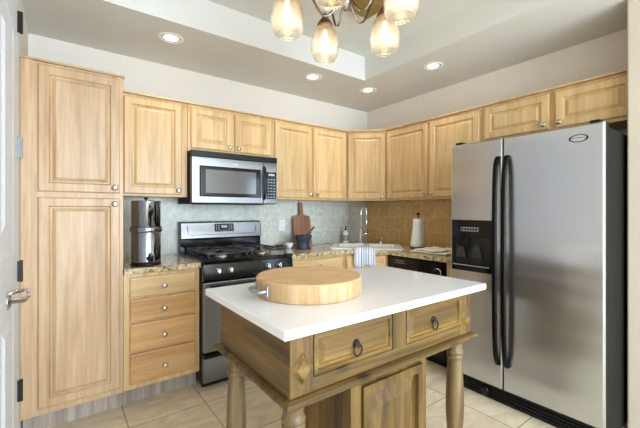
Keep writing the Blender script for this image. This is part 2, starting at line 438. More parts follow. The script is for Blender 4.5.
# door in the left wall
d1 = struct('door_1', bx(XL+.0005, XL+.012, -1.72, -.905, .01, 2.32), door_mat)
def door_panels():
    bm = B()
    for za, zb in ((.22, .95), (1.1, 2.10)):
        tmp = rings_panel(B(), -1.60, -1.13, za, zb, [(0, 0), (.01, -.006), (.03, -.002), (.11, -.002), (.13, -.010), (.14, -.010)])
        for v in tmp.verts: v.co = Vector((XL+.012-v.co.y, v.co.x, v.co.z))
        me = bpy.data.meshes.new('t'); tmp.to_mesh(me); tmp.free(); bm.from_mesh(me); bpy.data.meshes.remove(me)
    return bm
struct('door_moulding', door_panels(), door_mat, d1)
cs = B(); box(cs, XL, XL+.010, -.90, -.815, 0, 2.33); box(cs, XL, XL+.010, -1.82, -.815, 2.33, 2.41)
struct('trim_1', cs, door_mat, bevel=.004)
for i, hz in enumerate((2.218, 1.60, .99, .40)):
    hb = B(); box(hb, XL+.012, XL+.024, -.915, -.898, hz-.05, hz+.05)
    lathe(hb, [(0, -.055), (.007, -.053), (.007, .053), (0, .055)], (XL+.026, -.902, hz), seg=12)
    obj('hinge', hb, grey_print if i == 1 else iron, d1)
hd = B()
lathe(hd, [(0, 0), (.034, 0), (.034, .006), (.026, .012), (.012, .016), (.011, .06), (0, .062)], (XL+.012, -1.33, .93), axis='x', seg=28)
obj('door_handle', hd, chrome, d1, smooth=True)
hd = tube(B(), smooth_path([(XL+.062, -1.335, .93), (XL+.072, -1.30, .932), (XL+.076, -1.24, .930), (XL+.072, -1.20, .935), (XL+.066, -1.185, .945)], 6), [.011]*10+[.0105]*10+[.009]*5, 12)
obj('door_lever', hd, chrome, d1, smooth=True)
hd = tube(B(), smooth_path([(XL+.012, -1.33, .955), (XL+.03, -1.325, .962), (XL+.055, -1.30, .962), (XL+.06, -1.27, .962)], 5), .008, 10)
obj('door_latch_lever', hd, chrome, d1, smooth=True)

# ------------------------------------------------------------------ backsplash
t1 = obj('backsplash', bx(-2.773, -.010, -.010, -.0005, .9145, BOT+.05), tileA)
tag(t1, 'stone tile backsplash with cool daylight in its colour, on the wall behind the range and cutting board', 'backsplash')
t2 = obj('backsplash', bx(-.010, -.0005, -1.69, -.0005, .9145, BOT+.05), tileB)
tag(t2, 'stone tile backsplash with warm glow in its colour, on the wall behind the paper towels', 'backsplash')

# ------------------------------------------------------------------ cabinets
def cabinet(name, label, cat, loc, rz, W, D, z0, z1, doors=(), drawers=(), toe=0, group=None, body=None, wd=None, dwd=False):
    wd = wd or maple
    """local frame: x right along the front, y=0 at the wall, front at y=-D"""
    t = thing(name, label, cat, (loc[0], loc[1], 0 if toe else z0), rz, group)
    oz = 0 if toe else z0
    bb = B()
    if body: prism(bb, body, z0-oz, z1-oz)
    else: box(bb, .0008, W-.0008, -D, -.0015, z0-oz, z1-oz)
    obj('body', bb, wd['z'], t, bevel=.0015, seg=1)
    if toe:
        obj('toe_kick', bx(.001, W-.001, -D+.075, -D+.09, .0, z0-.0005), toe_mat, t)
    for d in doors:
        x0, x1, a, b, kx, kz = d
        dr = obj('door', panel_door(x0, x1, a-oz, b-oz, -D-.0005), wd['z'], t)
        if kx is not None: knob(dr, kx, -D-.0205, kz-oz)
    for d in drawers:
        x0, x1, a, b, kx, kz = d
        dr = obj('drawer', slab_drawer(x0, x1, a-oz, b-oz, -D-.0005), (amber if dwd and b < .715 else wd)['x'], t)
        if kx is not None: knob(dr, kx, -D-.0225, kz-oz)
    return t

# tall pantry
pan = cabinet('pantry_cabinet', 'tall maple pantry cabinet beside the white door, reaching from floor to soffit height', 'cabinet',
              (-3.274, 0), 0, .499, .62, .12, TOP,
              doors=[(.073, .478, 1.398, 2.122, .450, 1.432), (.073, .478, .160, 1.365, .450, 1.330)], toe=1, wd=tawny)
obj('filler_strip', bx(-.004, .046, -.626, -.6205, .12, TOP), tawny['z'], pan, bevel=.001, seg=1)
obj('cap_moulding', bx(-.004, .505, -.632, -.001, TOP+.0005, TOP+.012), tawny['x'], pan)

# four-drawer base
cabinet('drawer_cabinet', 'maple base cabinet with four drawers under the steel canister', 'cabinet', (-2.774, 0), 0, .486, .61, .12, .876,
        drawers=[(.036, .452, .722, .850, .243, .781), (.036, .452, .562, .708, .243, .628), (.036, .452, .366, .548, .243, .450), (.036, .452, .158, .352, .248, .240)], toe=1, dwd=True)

UD = .305
def updoor(x0, x1, a, b, side):  # side r/l knob, in local coordinates
    return (x0, x1, a, b, x1-.028 if side == 'r' else x0+.028, a+.032)
cabinet('wall_cabinet', 'single-door maple wall cabinet above the steel canister', 'cabinet', (-2.774, 0), 0, .486, UD, BOT, TOP,
        doors=[updoor(.040, .440, BOT+.018, TOP-.022, 'r')], group='maple wall cabinets')
cabinet('wall_cabinet', 'short two-door maple wall cabinet right above the microwave', 'cabinet', (-2.287, 0), 0, .762, UD, 1.766, TOP,
        doors=[updoor(.025, .372, 1.792, TOP-.022, 'r'), updoor(.395, .740, 1.792, TOP-.022, 'l')], group='maple wall cabinets')
cabinet('wall_cabinet', 'two-door maple wall cabinet above the walnut cutting board', 'cabinet', (-1.524, 0), 0, .913, UD, BOT, TOP,
        doors=[updoor(.022, .448, BOT+.018, TOP-.022, 'r'), updoor(.463, .893, BOT+.018, TOP-.022, 'l')], group='maple wall cabinets')
cabinet('wall_cabinet', 'two-door maple wall cabinet above the paper towels', 'cabinet', (0, -.611), -PI/2, 1.052, UD, BOT, TOP,
        doors=[updoor(.010, .520, BOT+.018, TOP-.022, 'r'), updoor(.548, 1.030, BOT+.018, TOP-.022, 'l')], group='maple wall cabinets')
cabinet('wall_cabinet', 'short two-door maple wall cabinet above the refrigerator', 'cabinet', (0, -1.664), -PI/2, .970, UD, 1.845, TOP,
        doors=[updoor(.022, .490, 1.868, TOP-.022, 'r'), updoor(.528, .955, 1.868, TOP-.022, 'l')], group='maple wall cabinets')
# diagonal corner wall cabinet
cc = thing('corner_wall_cabinet', 'single-door diagonal maple wall cabinet in the corner above the sink', 'cabinet', (0, 0, BOT), 0, 'maple wall cabinets')
obj('body', prism(B(), [(-.0015, -.0015), (-.6095, -.0015), (-.6095, -UD), (-UD, -.6095), (-.0015, -.6095)], 0, TOP-BOT), maple['z'], cc)
LD = math.hypot(.6095-UD, .6095-UD)
dp = panel_door(.018, LD-.018, .018, TOP-BOT-.022, -.0005)
M = Matrix.Translation((-.6095, -UD, 0)) @ Matrix.Rotation(-PI/4, 4, 'Z')
dp.transform(M); dr = obj('door', dp, maple['z'], cc)
kb = knob_bm(); kb.transform(Matrix.Rotation(-PI/4, 4, 'Z')); obj('knob', kb, nickel, dr, M @ Vector((LD-.05, -.0205, .042)), smooth=True)
# top moulding strip running over the upper cabinets
# top edge strips belong to each run
mt = B(); yy = -.3335
prism(mt, [(-2.770, -.002), (-2.770, yy), (-.622, yy), (yy, -.622), (yy, -2.632), (-.002, -2.632), (-.002, -.002)], TOP+.0008, TOP+.010)
o = obj('cabinet_top_trim', mt, maple['x']); tag(o, 'thin maple edge strip capping the whole run of wall cabinets', 'trim')

# base cabinets right of the range
cabinet('base_cabinet', 'maple base cabinet between the range and the sink corner', 'cabinet', (-1.522, 0), 0, .607, .61, .12, .876,
        drawers=[(.02, .585, .722, .850, .30, .786)], doors=[(.02, .295, .158, .700, .27, .66), (.310, .585, .158, .700, .335, .66)], toe=1)
sb = thing('sink_cabinet', 'diagonal maple sink base cabinet in the corner under the white sink', 'cabinet', (0, 0, 0))
PB = [(-.0015, -.0015), (-.9135, -.0015), (-.9135, -.61), (-.61, -.9135), (-.0015, -.9135)]
sbm = B()
v0 = [sbm.verts.new((x, y, .12)) for x, y in PB]; v1 = [sbm.verts.new((x, y, .876)) for x, y in PB]
sbm.faces.new(v0)
for i in range(5): sbm.faces.new((v0[i], v0[(i+1) % 5], v1[(i+1) % 5], v1[i]))
so = obj('body', sbm, maple['z'], sb); sm_ = so.modifiers.new('solid', 'SOLIDIFY'); sm_.thickness = .015; sm_.offset = -1
LS = math.hypot(.9135-.61, .9135-.61)
M2 = Matrix.Translation((-.9135, -.61, 0)) @ Matrix.Rotation(-PI/4, 4, 'Z')
for nm, pz in (('false_drawer', (.722, .858)), ('door', (.158, .700))):
    if nm == 'door': q = panel_door(.03, LS-.03, pz[0], pz[1], -.0005)
    else: q = slab_drawer(.03, LS-.03, pz[0], pz[1], -.0005)
    q.transform(M2); dr = obj(nm, q, maple['x' if nm != 'door' else 'z'], sb)
    if nm == 'door':
        kb = knob_bm(); kb.transform(Matrix.Rotation(-PI/4, 4, 'Z')); obj('knob', kb, nickel, dr, M2 @ Vector((LS-.06, -.0205, .66)), smooth=True)
q = bx(.0, LS, .06, .075, 0, .119); q.transform(M2); obj('toe_kick', q, toe_mat, sb)
cabinet('filler_cabinet', 'narrow maple filler panel between the dishwasher and the refrigerator', 'cabinet', (0, -1.528), -PI/2, .155, .61, .12, .876, toe=1)

# ------------------------------------------------------------------ granite counters
o = obj('granite_countertop', bx(-2.7735, -2.289, -.652, -.011, .8775, .914), granite, bevel=.004); tag(o, 'short granite countertop under the steel canister, left of the range', 'countertop')
g = B()
outer = [(-1.522, -.011), (-1.522, -.652), (-.926, -.652), (-.652, -.926), (-.652, -1.682), (-.011, -1.682), (-.011, -.011)]
# sink cut-out, in diagonal frame
def DS(d, s): return (-.70711*d+.70711*s, -.70711*d-.70711*s)
hole = [DS(.60, -.315), DS(1.00, -.315), DS(1.00, .315), DS(.60, .315)]
def prism_hole(bm, outer, hole, z0, z1):
    for z in (z0, z1):
        vo = [bm.verts.new((x, y, z)) for x, y in outer]; vh = [bm.verts.new((x, y, z)) for x, y in hole]
        ed = [bm.edges.new((vo[i], vo[(i+1) % len(vo)])) for i in range(len(vo))]+[bm.edges.new((vh[i], vh[(i+1) % 4])) for i in range(4)]
        bmesh.ops.triangle_fill(bm, use_beauty=True, use_dissolve=False, edges=ed)
        if z == z0: A = (vo, vh)
        else: C2 = (vo, vh)
    for a, b in zip(A, C2):
        for i in range(len(a)): bm.faces.new((a[i], a[(i+1) % len(a)], b[(i+1) % len(a)], b[i]))
prism_hole(g, outer, hole, .8775, .914)
o = obj('granite_countertop', g, granite); tag(o, 'long speckled beige granite countertop wrapping the sink corner', 'countertop')

# ------------------------------------------------------------------ sink and things at it
RZ = -PI/4
# local frame: x = s (right), y = -d ; rotated by -45 degrees
sk = thing('kitchen_sink', 'white double-bowl drop-in sink set diagonally in the corner counter', 'sink', (0, 0, .8), RZ)
def sink_bm():
    bm = B(); z = .126
    X0, X1, Y0, Y1 = -.36, .36, -1.065, -.52
    bowls = [(-.30, -.02, -.985, -.62), (.02, .30, -.985, -.62)]
    def rrect(x0, x1, y0, y1, r, zz, n=5):
        out = []
        for cx, cy, a0 in ((x1-r, y1-r, 0), (x0+r, y1-r, 90), (x0+r, y0+r, 180), (x1-r, y0+r, 270)):
            for k in range(n+1):
                a = math.radians(a0+90*k/n); out.append(bm.verts.new((cx+r*math.cos(a), cy+r*math.sin(a), zz)))
        return out
    def loop(a, b):
        n = len(a)
        for i in range(n): bm.faces.new((a[i], a[(i+1) % n], b[(i+1) % n], b[i]))
    o0 = rrect(X0, X1, Y0, Y1, .05, .1145); o1 = rrect(X0, X1, Y0, Y1, .05, z-.004); o2 = rrect(X0+.01, X1-.01, Y0+.01, Y1-.01, .045, z)
    loop(o0, o1); loop(o1, o2)
    edges = [bm.edges.get((o2[i], o2[(i+1) % len(o2)])) for i in range(len(o2))]
    for b in bowls:
        r0 = rrect(*b, .05, z); r1 = rrect(b[0]+.01, b[1]-.01, b[2]+.01, b[3]-.01, .045, z-.012)
        r2 = rrect(b[0]+.02, b[1]-.02, b[2]+.02, b[3]-.02, .045, -.04); r3 = rrect(b[0]+.05, b[1]-.05, b[2]+.05, b[3]-.05, .04, -.06)
        loop(r0, r1); loop(r1, r2); loop(r2, r3); bm.faces.new(r3)
        edges += [bm.edges.get((r0[i], r0[(i+1) % len(r0)])) for i in range(len(r0))]
    bmesh.ops.triangle_fill(bm, use_beauty=True, edges=edges)
    return bm
obj('basin', sink_bm(), porcelain, sk)
for sx in (-.16, .16): obj('drain', lathe(B(), [(0, 0), (.04, 0), (.045, .003), (.03, .004), (0, .002)], (sx, -.80, -.059), seg=24), chrome, sk, smooth=True)

fa = thing('faucet', 'tall chrome gooseneck faucet behind the corner sink', 'faucet', (*DS(.57, -.060), .9265), 0)
obj('body', lathe(B(), [(0, 0), (.027, 0), (.027, .008), (.019, .014), (.019, .16), (.014, .17), (0, .171)], seg=24), chrome, fa, smooth=True)
sd = Vector((math.cos(math.radians(-36.6)), math.sin(math.radians(-36.6)), 0))*.8+Vector((-.6, -.8, 0))*.5; sd.normalize(); sd *= .62
pts = [Vector((0, 0, .16)), Vector((0, 0, .33))]+[Vector((0, 0, .33))+sd*(.052-.052*math.cos(a))+Vector((0, 0, .07*math.sin(a))) for a in [PI*k/10 for k in range(1, 11)]]+[sd*.104+Vector((0, 0, .27))]
obj('spout', tube(B(), pts, .0115, 14), chrome, fa, smooth=True)
obj('spray_head', tube(B(), [sd*.104+Vector((0, 0, .272)), sd*.104+Vector((0, 0, .25)), sd*.104+Vector((0, 0, .20)), sd*.104+Vector((0, 0, .195))], [.012, .0155, .0175, .014], 14), chrome, fa, smooth=True)
rt = Vector((.803, -.596, 0))
obj('lever', tube(B(), [rt*.012+Vector((0, 0, .105)), rt*.05+Vector((0, 0, .107)), rt*.11+Vector((0, 0, .112))], [.013, .009, .007], 12), chrome, fa, smooth=True)
sp = thing('soap_dispenser', 'short chrome counter-mounted dispenser to the right of the faucet', 'soap dispenser', (*DS(.57, .16), .9265))
obj('collar', lathe(B(), [(0, 0), (.02, 0), (.02, .006), (.011, .012), (.011, .05), (0, .05)], seg=18), chrome, sp, smooth=True)
obj('spout', tube(B(), smooth_path([(0, 0, .048), (0, 0, .062), (-.012, -.012, .07), (-.05, -.05, .066)], 4), .007, 10), chrome, sp, smooth=True)

# soap bottle
x, y = -.47, -.13
sbt = thing('soap_bottle', 'white soap bottle with black pump behind the left of the sink', 'soap bottle', (x, y, .9145))
obj('bottle', lathe(B(), [(0, 0), (.031, 0), (.034, .004), (.034, .115), (.028, .13), (.013, .138), (.013, .148), (0, .149)], seg=24), white_plastic, sbt, smooth=True)
obj('label', lathe(B(), [(.0345, .03), (.0347, .031), (.0347, .095), (.0345, .096)], seg=24), grey_print, sbt, smooth=True)
pb = lathe(B(), [(0, .149), (.014, .149), (.014, .162), (.005, .165), (.005, .185), (.011, .186), (.011, .194), (0, .195)], seg=16)
tube(pb, [(0, 0, .19), (-.02, -.02, .191), (-.032, -.032, .186)], .0045, 8); obj('pump', pb, black_satin, sbt, smooth=True)

# hanging towel over sink front, in diagonal local frame
tw = B(); nx, N2 = 15, 0
path = [(-1.00, .935), (-1.03, .9345), (-1.055, .9345), (-1.078, .933), (-1.104, .928), (-1.112, .918), (-1.124, .88), (-1.128, .84), (-1.127, .80), (-1.129, .765)]
rows = []
for j, (py, pz) in enumerate(path):
    f = max(0, j-4)/5
    rows.append([tw.verts.new(((-.095+.19*i/nx)*(1+.05*f), py-.004*f*math.sin(i*1.3)-.003*f, pz-(.012*math.sin(i*.5) if j == len(path)-1 else 0))) for i in range(nx+1)])
for a, b in zip(rows, rows[1:]):
    for i in range(nx): tw.faces.new((a[i], a[i+1], b[i+1], b[i]))
o = obj('hand_towel', tw, stripe_mat, smooth=True); o.rotation_euler = (0, 0, RZ)
md = o.modifiers.new('s', 'SOLIDIFY'); md.thickness = .004; md.offset = 1
o.location = (*DS(0, -.01), 0)
tag(o, 'blue and white striped hand towel hanging over the front of the sink', 'towel')

# paper towels
x, y = -.235, -.965
ph = thing('paper_towel_holder', 'black upright paper towel holder on the granite by the warm-tinted tiles', 'paper towel holder', (x, y, .9145))
obj('base', lathe(B(), [(0, 0), (.082, 0), (.084, .006), (.078, .012), (0, .014)], seg=32), black_satin, ph, smooth=True)
obj('rod', lathe(B(), [(0, .012), (.006, .012), (.006, .325), (.010, .33), (.017, .334), (.019, .345), (.012, .352), (0, .353)], seg=16), black_satin, ph, smooth=True)
pr = thing('paper_towel_roll', 'white paper towel roll with a loose sheet on the black holder', 'paper towel', (x, y, .9295))
obj('roll', lathe(B(), [(.02, 0), (.052, 0), (.054, .003), (.054, .275), (.052, .278), (.02, .278), (.02, 0)], seg=40), paper, pr, smooth=True)
fl = B(); rows = []
for j in range(9):
    t_ = j/8; z = .276-.272*t_
    row = []
    for i in range(12):
        a = math.radians(250-8*i); rr = .0555+.055*t_*math.sin(PI*i/14)**.8
        row.append(fl.verts.new((rr*math.cos(a), rr*math.sin(a), z)))
    rows.append(row)
for a, b in zip(rows, rows[1:]):
    for i in range(11): fl.faces.new((a[i], a[i+1], b[i+1], b[i]))
o = obj('loose_sheet', fl, paper, pr, smooth=True); md = o.modifiers.new('s', 'SOLIDIFY'); md.thickness = .001; md.offset = 1

# folded cream towel
ft = B(); n = 14
def towel_layer(bm, x0, x1, y0, y1, z, t, ph_):
    rows = []
    for i in range(n+1):
        rows.append([bm.verts.new((x0+(x1-x0)*i/n+.004*math.sin(j*.9+ph_), y0+(y1-y0)*j/n+.005*math.sin(i*.8+ph_), z+.004*math.sin(i*1.1+ph_)*math.sin(j*.8+1))) for j in range(n+1)])
    low = []
    top = [[bm.verts.new(v.co+Vector((0, 0, t))) for v in r] for r in rows]
    for L_, s in ((rows, 1), (top, -1)):
        for a, b in zip(L_, L_[1:]):
            for i in range(n): bm.faces.new((a[i], a[i+1], b[i+1], b[i]))
    def side(a, b):
        for i in range(len(a)-1): bm.faces.new((a[i], a[i+1], b[i+1], b[i]))
    side(rows[0], top[0]); side(rows[-1], top[-1]); side([r[0] for r in rows], [r[0] for r in top]); side([r[-1] for r in rows], [r[-1] for r in top])
towel_layer(ft, -.56, -.22, -1.49, -1.12, .919, .009, 0); towel_layer(ft, -.54, -.24, -1.40, -1.15, .934, .010, 2)
o = obj('dish_towel', ft, cream_cloth, bevel=.003); tag(o, 'folded cream dish towel lying on the granite above the dishwasher', 'towel')

# cutting board leaning
cb = B()
pts = [(-.108, 0), (.108, 0), (.108, .29), (.095, .315), (.03, .325), (.022, .335), (.022, .452), (.014, .463), (-.014, .463), (-.022, .452), (-.022, .335), (-.03, .325), (-.095, .315), (-.108, .29)]
prism(cb, pts, 0, .018)
o = obj('cutting_board', cb, wood('walnut_long', (172, 128, 102), (152, 108, 84), (124, 84, 64), 'y'), bevel=.002); tilt = math.radians(82)
o.rotation_euler = (tilt, 0, 0); o.location = (-1.035, -.095, .9165)
tag(o, 'reddish walnut paddle cutting board leaning on the cool-tinted tiles', 'cutting board')

# mortar and pestle
x, y = -1.195, -.33
o = obj('mortar', lathe(B(), [(0, 0), (.072, 0), (.076, .008), (.066, .022), (.062, .045), (.068, .08), (.086, .118), (.092, .128), (.084, .132), (.070, .10), (.048, .066), (.02, .048), (0, .044)], seg=36), blue_stone, loc=(x, y, .9145), smooth=True)
tag(o, 'dark blue-grey stone mortar standing on granite before the cutting board', 'mortar')
o = obj('pestle', tube(B(), [(x-.015, y+.01, .9745), (x-.01, y+.008, .977), (x+.03, y-.01, 1.03), (x+.075, y-.03, 1.09), (x+.10, y-.045, 1.125), (x+.103, y-.047, 1.13)], [.008, .015, .012, .008, .010, .005], 12), blue_stone, smooth=True)
tag(o, 'slim blue-grey pestle sticking up out of the stone mortar', 'pestle')
# small bowls
o = obj('small_bowl', lathe(B(), [(0, 0), (.022, 0), (.024, .006), (.045, .04), (.048, .052), (.044, .052), (.03, .018), (0, .012)], seg=28), porcelain, loc=(-1.27, -.20, .9145), smooth=True)
tag(o, 'small white porcelain bowl beside the stone mortar', 'bowl')
o = obj('small_bowl', lathe(B(), [(0, 0), (.026, 0), (.040, .02), (.042, .030), (.038, .030), (.03, .014), (0, .010)], seg=28), blue_stone, loc=(-1.35, -.14, .9145), smooth=True)
tag(o, 'small dark blue dish on the counter next to the range', 'bowl')
o = obj('sponge', bx(-1.485, -1.415, -.14, -.095, .9148, .937), plain('dark_red_sponge', (110, 48, 48), .9, bump=.4), bevel=.004); tag(o, 'small dark red sponge by the right rear edge of the range', 'sponge')

# outlets
def outlet(x, z, label):
    t = thing('power_outlet', label, 'outlet', (x, -.0105, z), 0)
    obj('cover_plate', bx(-.036, .036, -.006, 0, -.058, .058), white_plastic, t, bevel=.002)
    for dz in (-.022, .022):
        r = obj('socket', bx(-.017, .017, -.0085, -.0062, dz-.014, dz+.014), white_plastic, t, bevel=.002)
        s = B(); box(s, -.008, -.0055, -.0092, -.0086, dz-.006, dz+.006); box(s, .0055, .008, -.0092, -.0086, dz-.006, dz+.006); obj('slot', s, black_satin, r)
outlet(-1.245, 1.135, 'white power outlet in the cool-tinted tiles between range and cutting board')

# steel canister water filter
wf_ = thing('water_filter', 'tall polished stainless steel water filter canister on the short granite counter', 'water filter', (-2.624, -.515, .9145))
obj('base', lathe(B(), [(0, 0), (.092, 0), (.096, .006), (.094, .02), (0, .02)], seg=48), black_satin, wf_, smooth=True)
obj('lower_chamber', lathe(B(), [(0, .0205), (.092, .0205), (.0925, .03), (.0925, .225), (.088, .235), (0, .235)], seg=64), mirror_steel, wf_, smooth=True)
obj('collar', lathe(B(), [(.0935, .226), (.099, .228), (.101, .236), (.101, .254), (.099, .262), (.0935, .264)], seg=64), mirror_steel, wf_, smooth=True)
obj('upper_chamber', lathe(B(), [(0, .2355), (.0885, .2355), (.0925, .24), (.0925, .425), (.094, .43), (.094, .436), (.0885, .442), (0, .447)], seg=64), mirror_steel, wf_, smooth=True)
obj('lid_knob', lathe(B(), [(0, .447), (.008, .447), (.008, .452), (.016, .456), (.014, .464), (0, .467)], seg=20), black_satin, wf_, smooth=True)
sg = lathe(B(), [(0, .09), (.014, .09), (.014, .098), (.009, .10), (.009, .118), (0, .12)], (0, 0, .055), axis='-y', seg=18)
tube(sg, [(0, -.11, .055), (0, -.125, .052), (0, -.13, .035)], .007, 10); tube(sg, [(0, -.112, .06), (0, -.112, .085)], .004, 8)
obj('spigot', sg, black_satin, wf_, smooth=True)
pt = B()   # ornamental embossed strokes down the front of the lower chamber
for k in range(6):
    zz = .10+.02*k; a0 = -PI/2+.10
    for aa in (a0-.08, a0+.04):
        tube(pt, [(.0932*math.cos(aa), .0932*math.sin(aa), zz-.007), (.0936*math.cos(aa+.05), .0936*math.sin(aa+.05), zz), (.0932*math.cos(aa), .0932*math.sin(aa), zz+.007)], .0012, 6)
obj('embossing', pt, chrome, wf_)

# ------------------------------------------------------------------ range
rg = thing('gas_range', 'stainless and black freestanding gas range between the base cabinets', 'range', (-2.285, 0, 0))
W = .760
obj('body', bx(.001, W-.001, -.635, -.015, .03, .8985), black_satin, rg)
obj('cooktop', bx(0, W, -.672, -.075, .899, .925), black_gloss, rg, bevel=.006)
bgm = B()
def wedge(bm, x0, x1, prof):
    a = [bm.verts.new((x0, y, z)) for y, z in prof]; b = [bm.verts.new((x1, y, z)) for y, z in prof]; n = len(prof)
    bm.faces.new(a); bm.faces.new(b[::-1])
    for i in range(n): bm.faces.new((a[i], b[i], b[(i+1) % n], a[(i+1) % n]))
    return bm
obj('backguard', wedge(B(), 0, W, [(-.015, .925), (-.015, 1.188), (-.055, 1.192), (-.074, 1.18), (-.092, 1.045), (-.074, 1.035), (-.074, .925)]), black_gloss, rg, bevel=.003)
bp = wedge(B(), .006, W-.006, [(-.060, 1.19), (-.0765, 1.18), (-.0955, 1.045), (-.080, 1.038)])
obj('stainless_panel', bp, steel_x, rg, bevel=.003)
# raised border moulding on the panel
def onpanel(x, t, off=.001):  # t 0 bottom..1 top on slanted face
    y = -.0955+(.019)*t; z = 1.045+.135*t
    return Vector((x, y-off, z))
cr_ = tube(B(), [onpanel(.06, .80), onpanel(.065, .30), onpanel(.085, .22), onpanel(.675, .22), onpanel(.695, .30), onpanel(.70, .80)], .0025, 8)
obj('panel_moulding', cr_, steel_x, rg, smooth=True)
dq = B(); dv = [dq.verts.new(onpanel(a, b, c)) for c in (0, .004) for a, b in ((.298, .40), (.478, .40), (.478, .92), (.298, .92))]
for q in ((0, 1, 2, 3), (4, 7, 6, 5), (0, 4, 5, 1), (1, 5, 6, 2), (2, 6, 7, 3), (3, 7, 4, 0)): dq.faces.new([dv[i] for i in q])
dd = obj('control_display', dq, black_gloss, rg)
dm = B()
def quad_on(bm, x0, x1, t0, t1, off):
    bm.faces.new([bm.verts.new(onpanel(a, b, off)) for a, b in ((x0, t0), (x1, t0), (x1, t1), (x0, t1))])
for r_ in range(3):
    for c_ in range(2): quad_on(dm, .308+c_*.022, .322+c_*.022, .52+r_*.13, .58+r_*.13, .0046); quad_on(dm, .428+c_*.022, .442+c_*.022, .52+r_*.13, .58+r_*.13, .0046)
for c_ in range(6): quad_on(dm, .345+c_*.014, .353+c_*.014, .45, .50, .0046)
obj('button_marks', dm, grey_print, dd)
dm = B(); quad_on(dm, .36, .415, .64, .82, .0046); obj('clock_digits', dm, display_mat, dd)
# front fascia, knobs
obj('control_fascia', wedge(B(), .004, W-.004, [(-.636, .776), (-.636, .898), (-.668, .898), (-.684, .785), (-.672, .776)]), black_gloss, rg, bevel=.003)
for kx in (.110, .203, .518, .618):
    kb = lathe(B(), [(0, 0), (.022, 0), (.024, .006), (.019, .012), (.017, .030), (.013, .034), (0, .034)], axis='-y', seg=24)
    box(kb, -.004, .004, -.040, -.012, -.02, .02); kb.transform(Matrix.Rotation(-.14, 4, 'X'))
    obj('control_knob', kb, nickel, rg, (kx, -.677, .845), bevel=.001, seg=1, label='silver control knob')
od = obj('oven_door', bx(.004, W-.004, -.682, -.637, .262, .768), steel_x, rg, bevel=.008)
obj('window', bx(.132, .628, -.6845, -.6822, .39, .655), glass_dark, od, bevel=.001)
hb = tube(B(), [(.04, -.725, .742), (W-.04, -.725, .742)], .011, 14)
for hx in (.06, W-.06): tube(hb, [(hx, -.683, .742), (hx, -.725, .742)], .009, 10)
obj('handle', hb, black_satin, od, smooth=True)
ddw = obj('storage_drawer', bx(.004, W-.004, -.676, -.637, .045, .222), steel_x, rg, bevel=.006)
obj('drawer_lip', bx(.004, W-.004, -.690, -.637, .224, .256), black_gloss, rg, bevel=.006)
obj('kick_panel', bx(.01, W-.01, -.62, -.605, .0, .044), black_satin, rg)
# burners and grates
for gx in (.205, .555):
    for gy in (-.50, -.24):
        b_ = obj('burner', lathe(B(), [(0, 0), (.052, 0), (.055, .004), (.040, .010), (.036, .020), (0, .020)], (gx, gy, .925), seg=28), nickel, rg, smooth=True)
        obj('burner_cap', lathe(B(), [(0, 0), (.032, 0), (.034, .004), (.030, .009), (0, .010)], (gx, gy, .945), seg=24), black_matte, b_, smooth=True)
for gx in (.205, .555):
    gr = B(); zt = .966; hw = .15
    x0, x1, y0, y1 = gx-hw, gx+hw, -.635, -.105
    for a, b in (((x0, y0), (x1, y0)), ((x1, y0), (x1, y1)), ((x1, y1), (x0, y1)), ((x0, y1), (x0, y0)), ((x0, -.37), (x1, -.37))):
        tube(gr, [(a[0], a[1], zt), (b[0], b[1], zt)], .0065, 8)
    for gy in (-.50, -.24):
        for k in range(4):
            a = PI/2*k; ex, ey = (hw if k % 2 == 0 else 0), (.13 if k % 2 else 0)
            s1 = 1 if k in (0, 1) else -1
            p1 = Vector((gx+s1*ex, gy+s1*ey, zt)); p0 = Vector((gx, gy, zt))+(p1-Vector((gx, gy, zt)))*.18
            tube(gr, [p0+Vector((0, 0, .004)), p1], .0055, 8)
    for a in ((x0, y0), (x1, y0), (x0, y1), (x1, y1), (x0, -.37), (x1, -.37)): tube(gr, [(a[0], a[1], .9255), (a[0], a[1], zt)], .006, 8)
    obj('grate', gr, grate_iron, rg, smooth=True)

# ------------------------------------------------------------------ microwave
mw = thing('microwave_oven', 'stainless over-the-range microwave hanging above the gas range', 'microwave', (-2.285, 0, 1.345))
obj('body', bx(.001, .761, -.375, -.012, 0, .418), dark_side, mw, bevel=.003)
obj('top_vent', bx(.001, .761, -.402, -.376, .372, .419), black_satin, mw, bevel=.003)
mdr = obj('door', rings_panel(B(), .001, .618, .004, .370, [(0, -.376), (0, -.400), (.004, -.406), (.030, -.406)]), steel_x, mw)
obj('window_frame', rings_panel(B(), .062, .592, .055, .300, [(0, -.4065), (0, -.412), (.006, -.414), (.008, -.412)]), black_gloss, mdr)
def mesh_glass():
    m, nt, p = newmat('microwave_screen'); N, L = nt.nodes, nt.links
    p.inputs['Base Color'].default_value = lin((104, 104, 106)); p.inputs['Roughness'].default_value = .12; p.inputs['Metallic'].default_value = .3
    return m
obj('window_screen', bx(.108, .545, -.4148, -.4126, .085, .272), mesh_glass(), mdr)
obj('badge', bx(.335, .385, -.4078, -.4066, .324, .333), chrome, mdr)
cpn = obj('control_panel', rings_panel(B(), .620, .761, .004, .370, [(0, -.376), (0, -.400), (.004, -.406), (.02, -.406)]), steel_x, mw)
kp = obj('keypad', bx(.652, .748, -.4075, -.4063, .045, .285), black_gloss, cpn)
km = B()
for r_ in range(7):
    for c_ in range(3): box(km, .661+c_*.028, .679+c_*.028, -.4082, -.4077, .058+r_*.026, .068+r_*.026)
obj('button_marks', km, grey_print, kp)
obj('clock_digits', bx(.670, .730, -.4082, -.4077, .252, .272), display_mat, kp)
hp = smooth_path([(.627, -.406, .325), (.625, -.428, .30), (.622, -.440, .20), (.625, -.428, .07), (.627, -.406, .045)], 6)
obj('handle', tube(B(), hp, .011, 12), black_gloss, mdr, smooth=True)
obj('underside_grille', bx(.10, .66, -.35, -.08, -.006, -.0005), black_satin, mw)

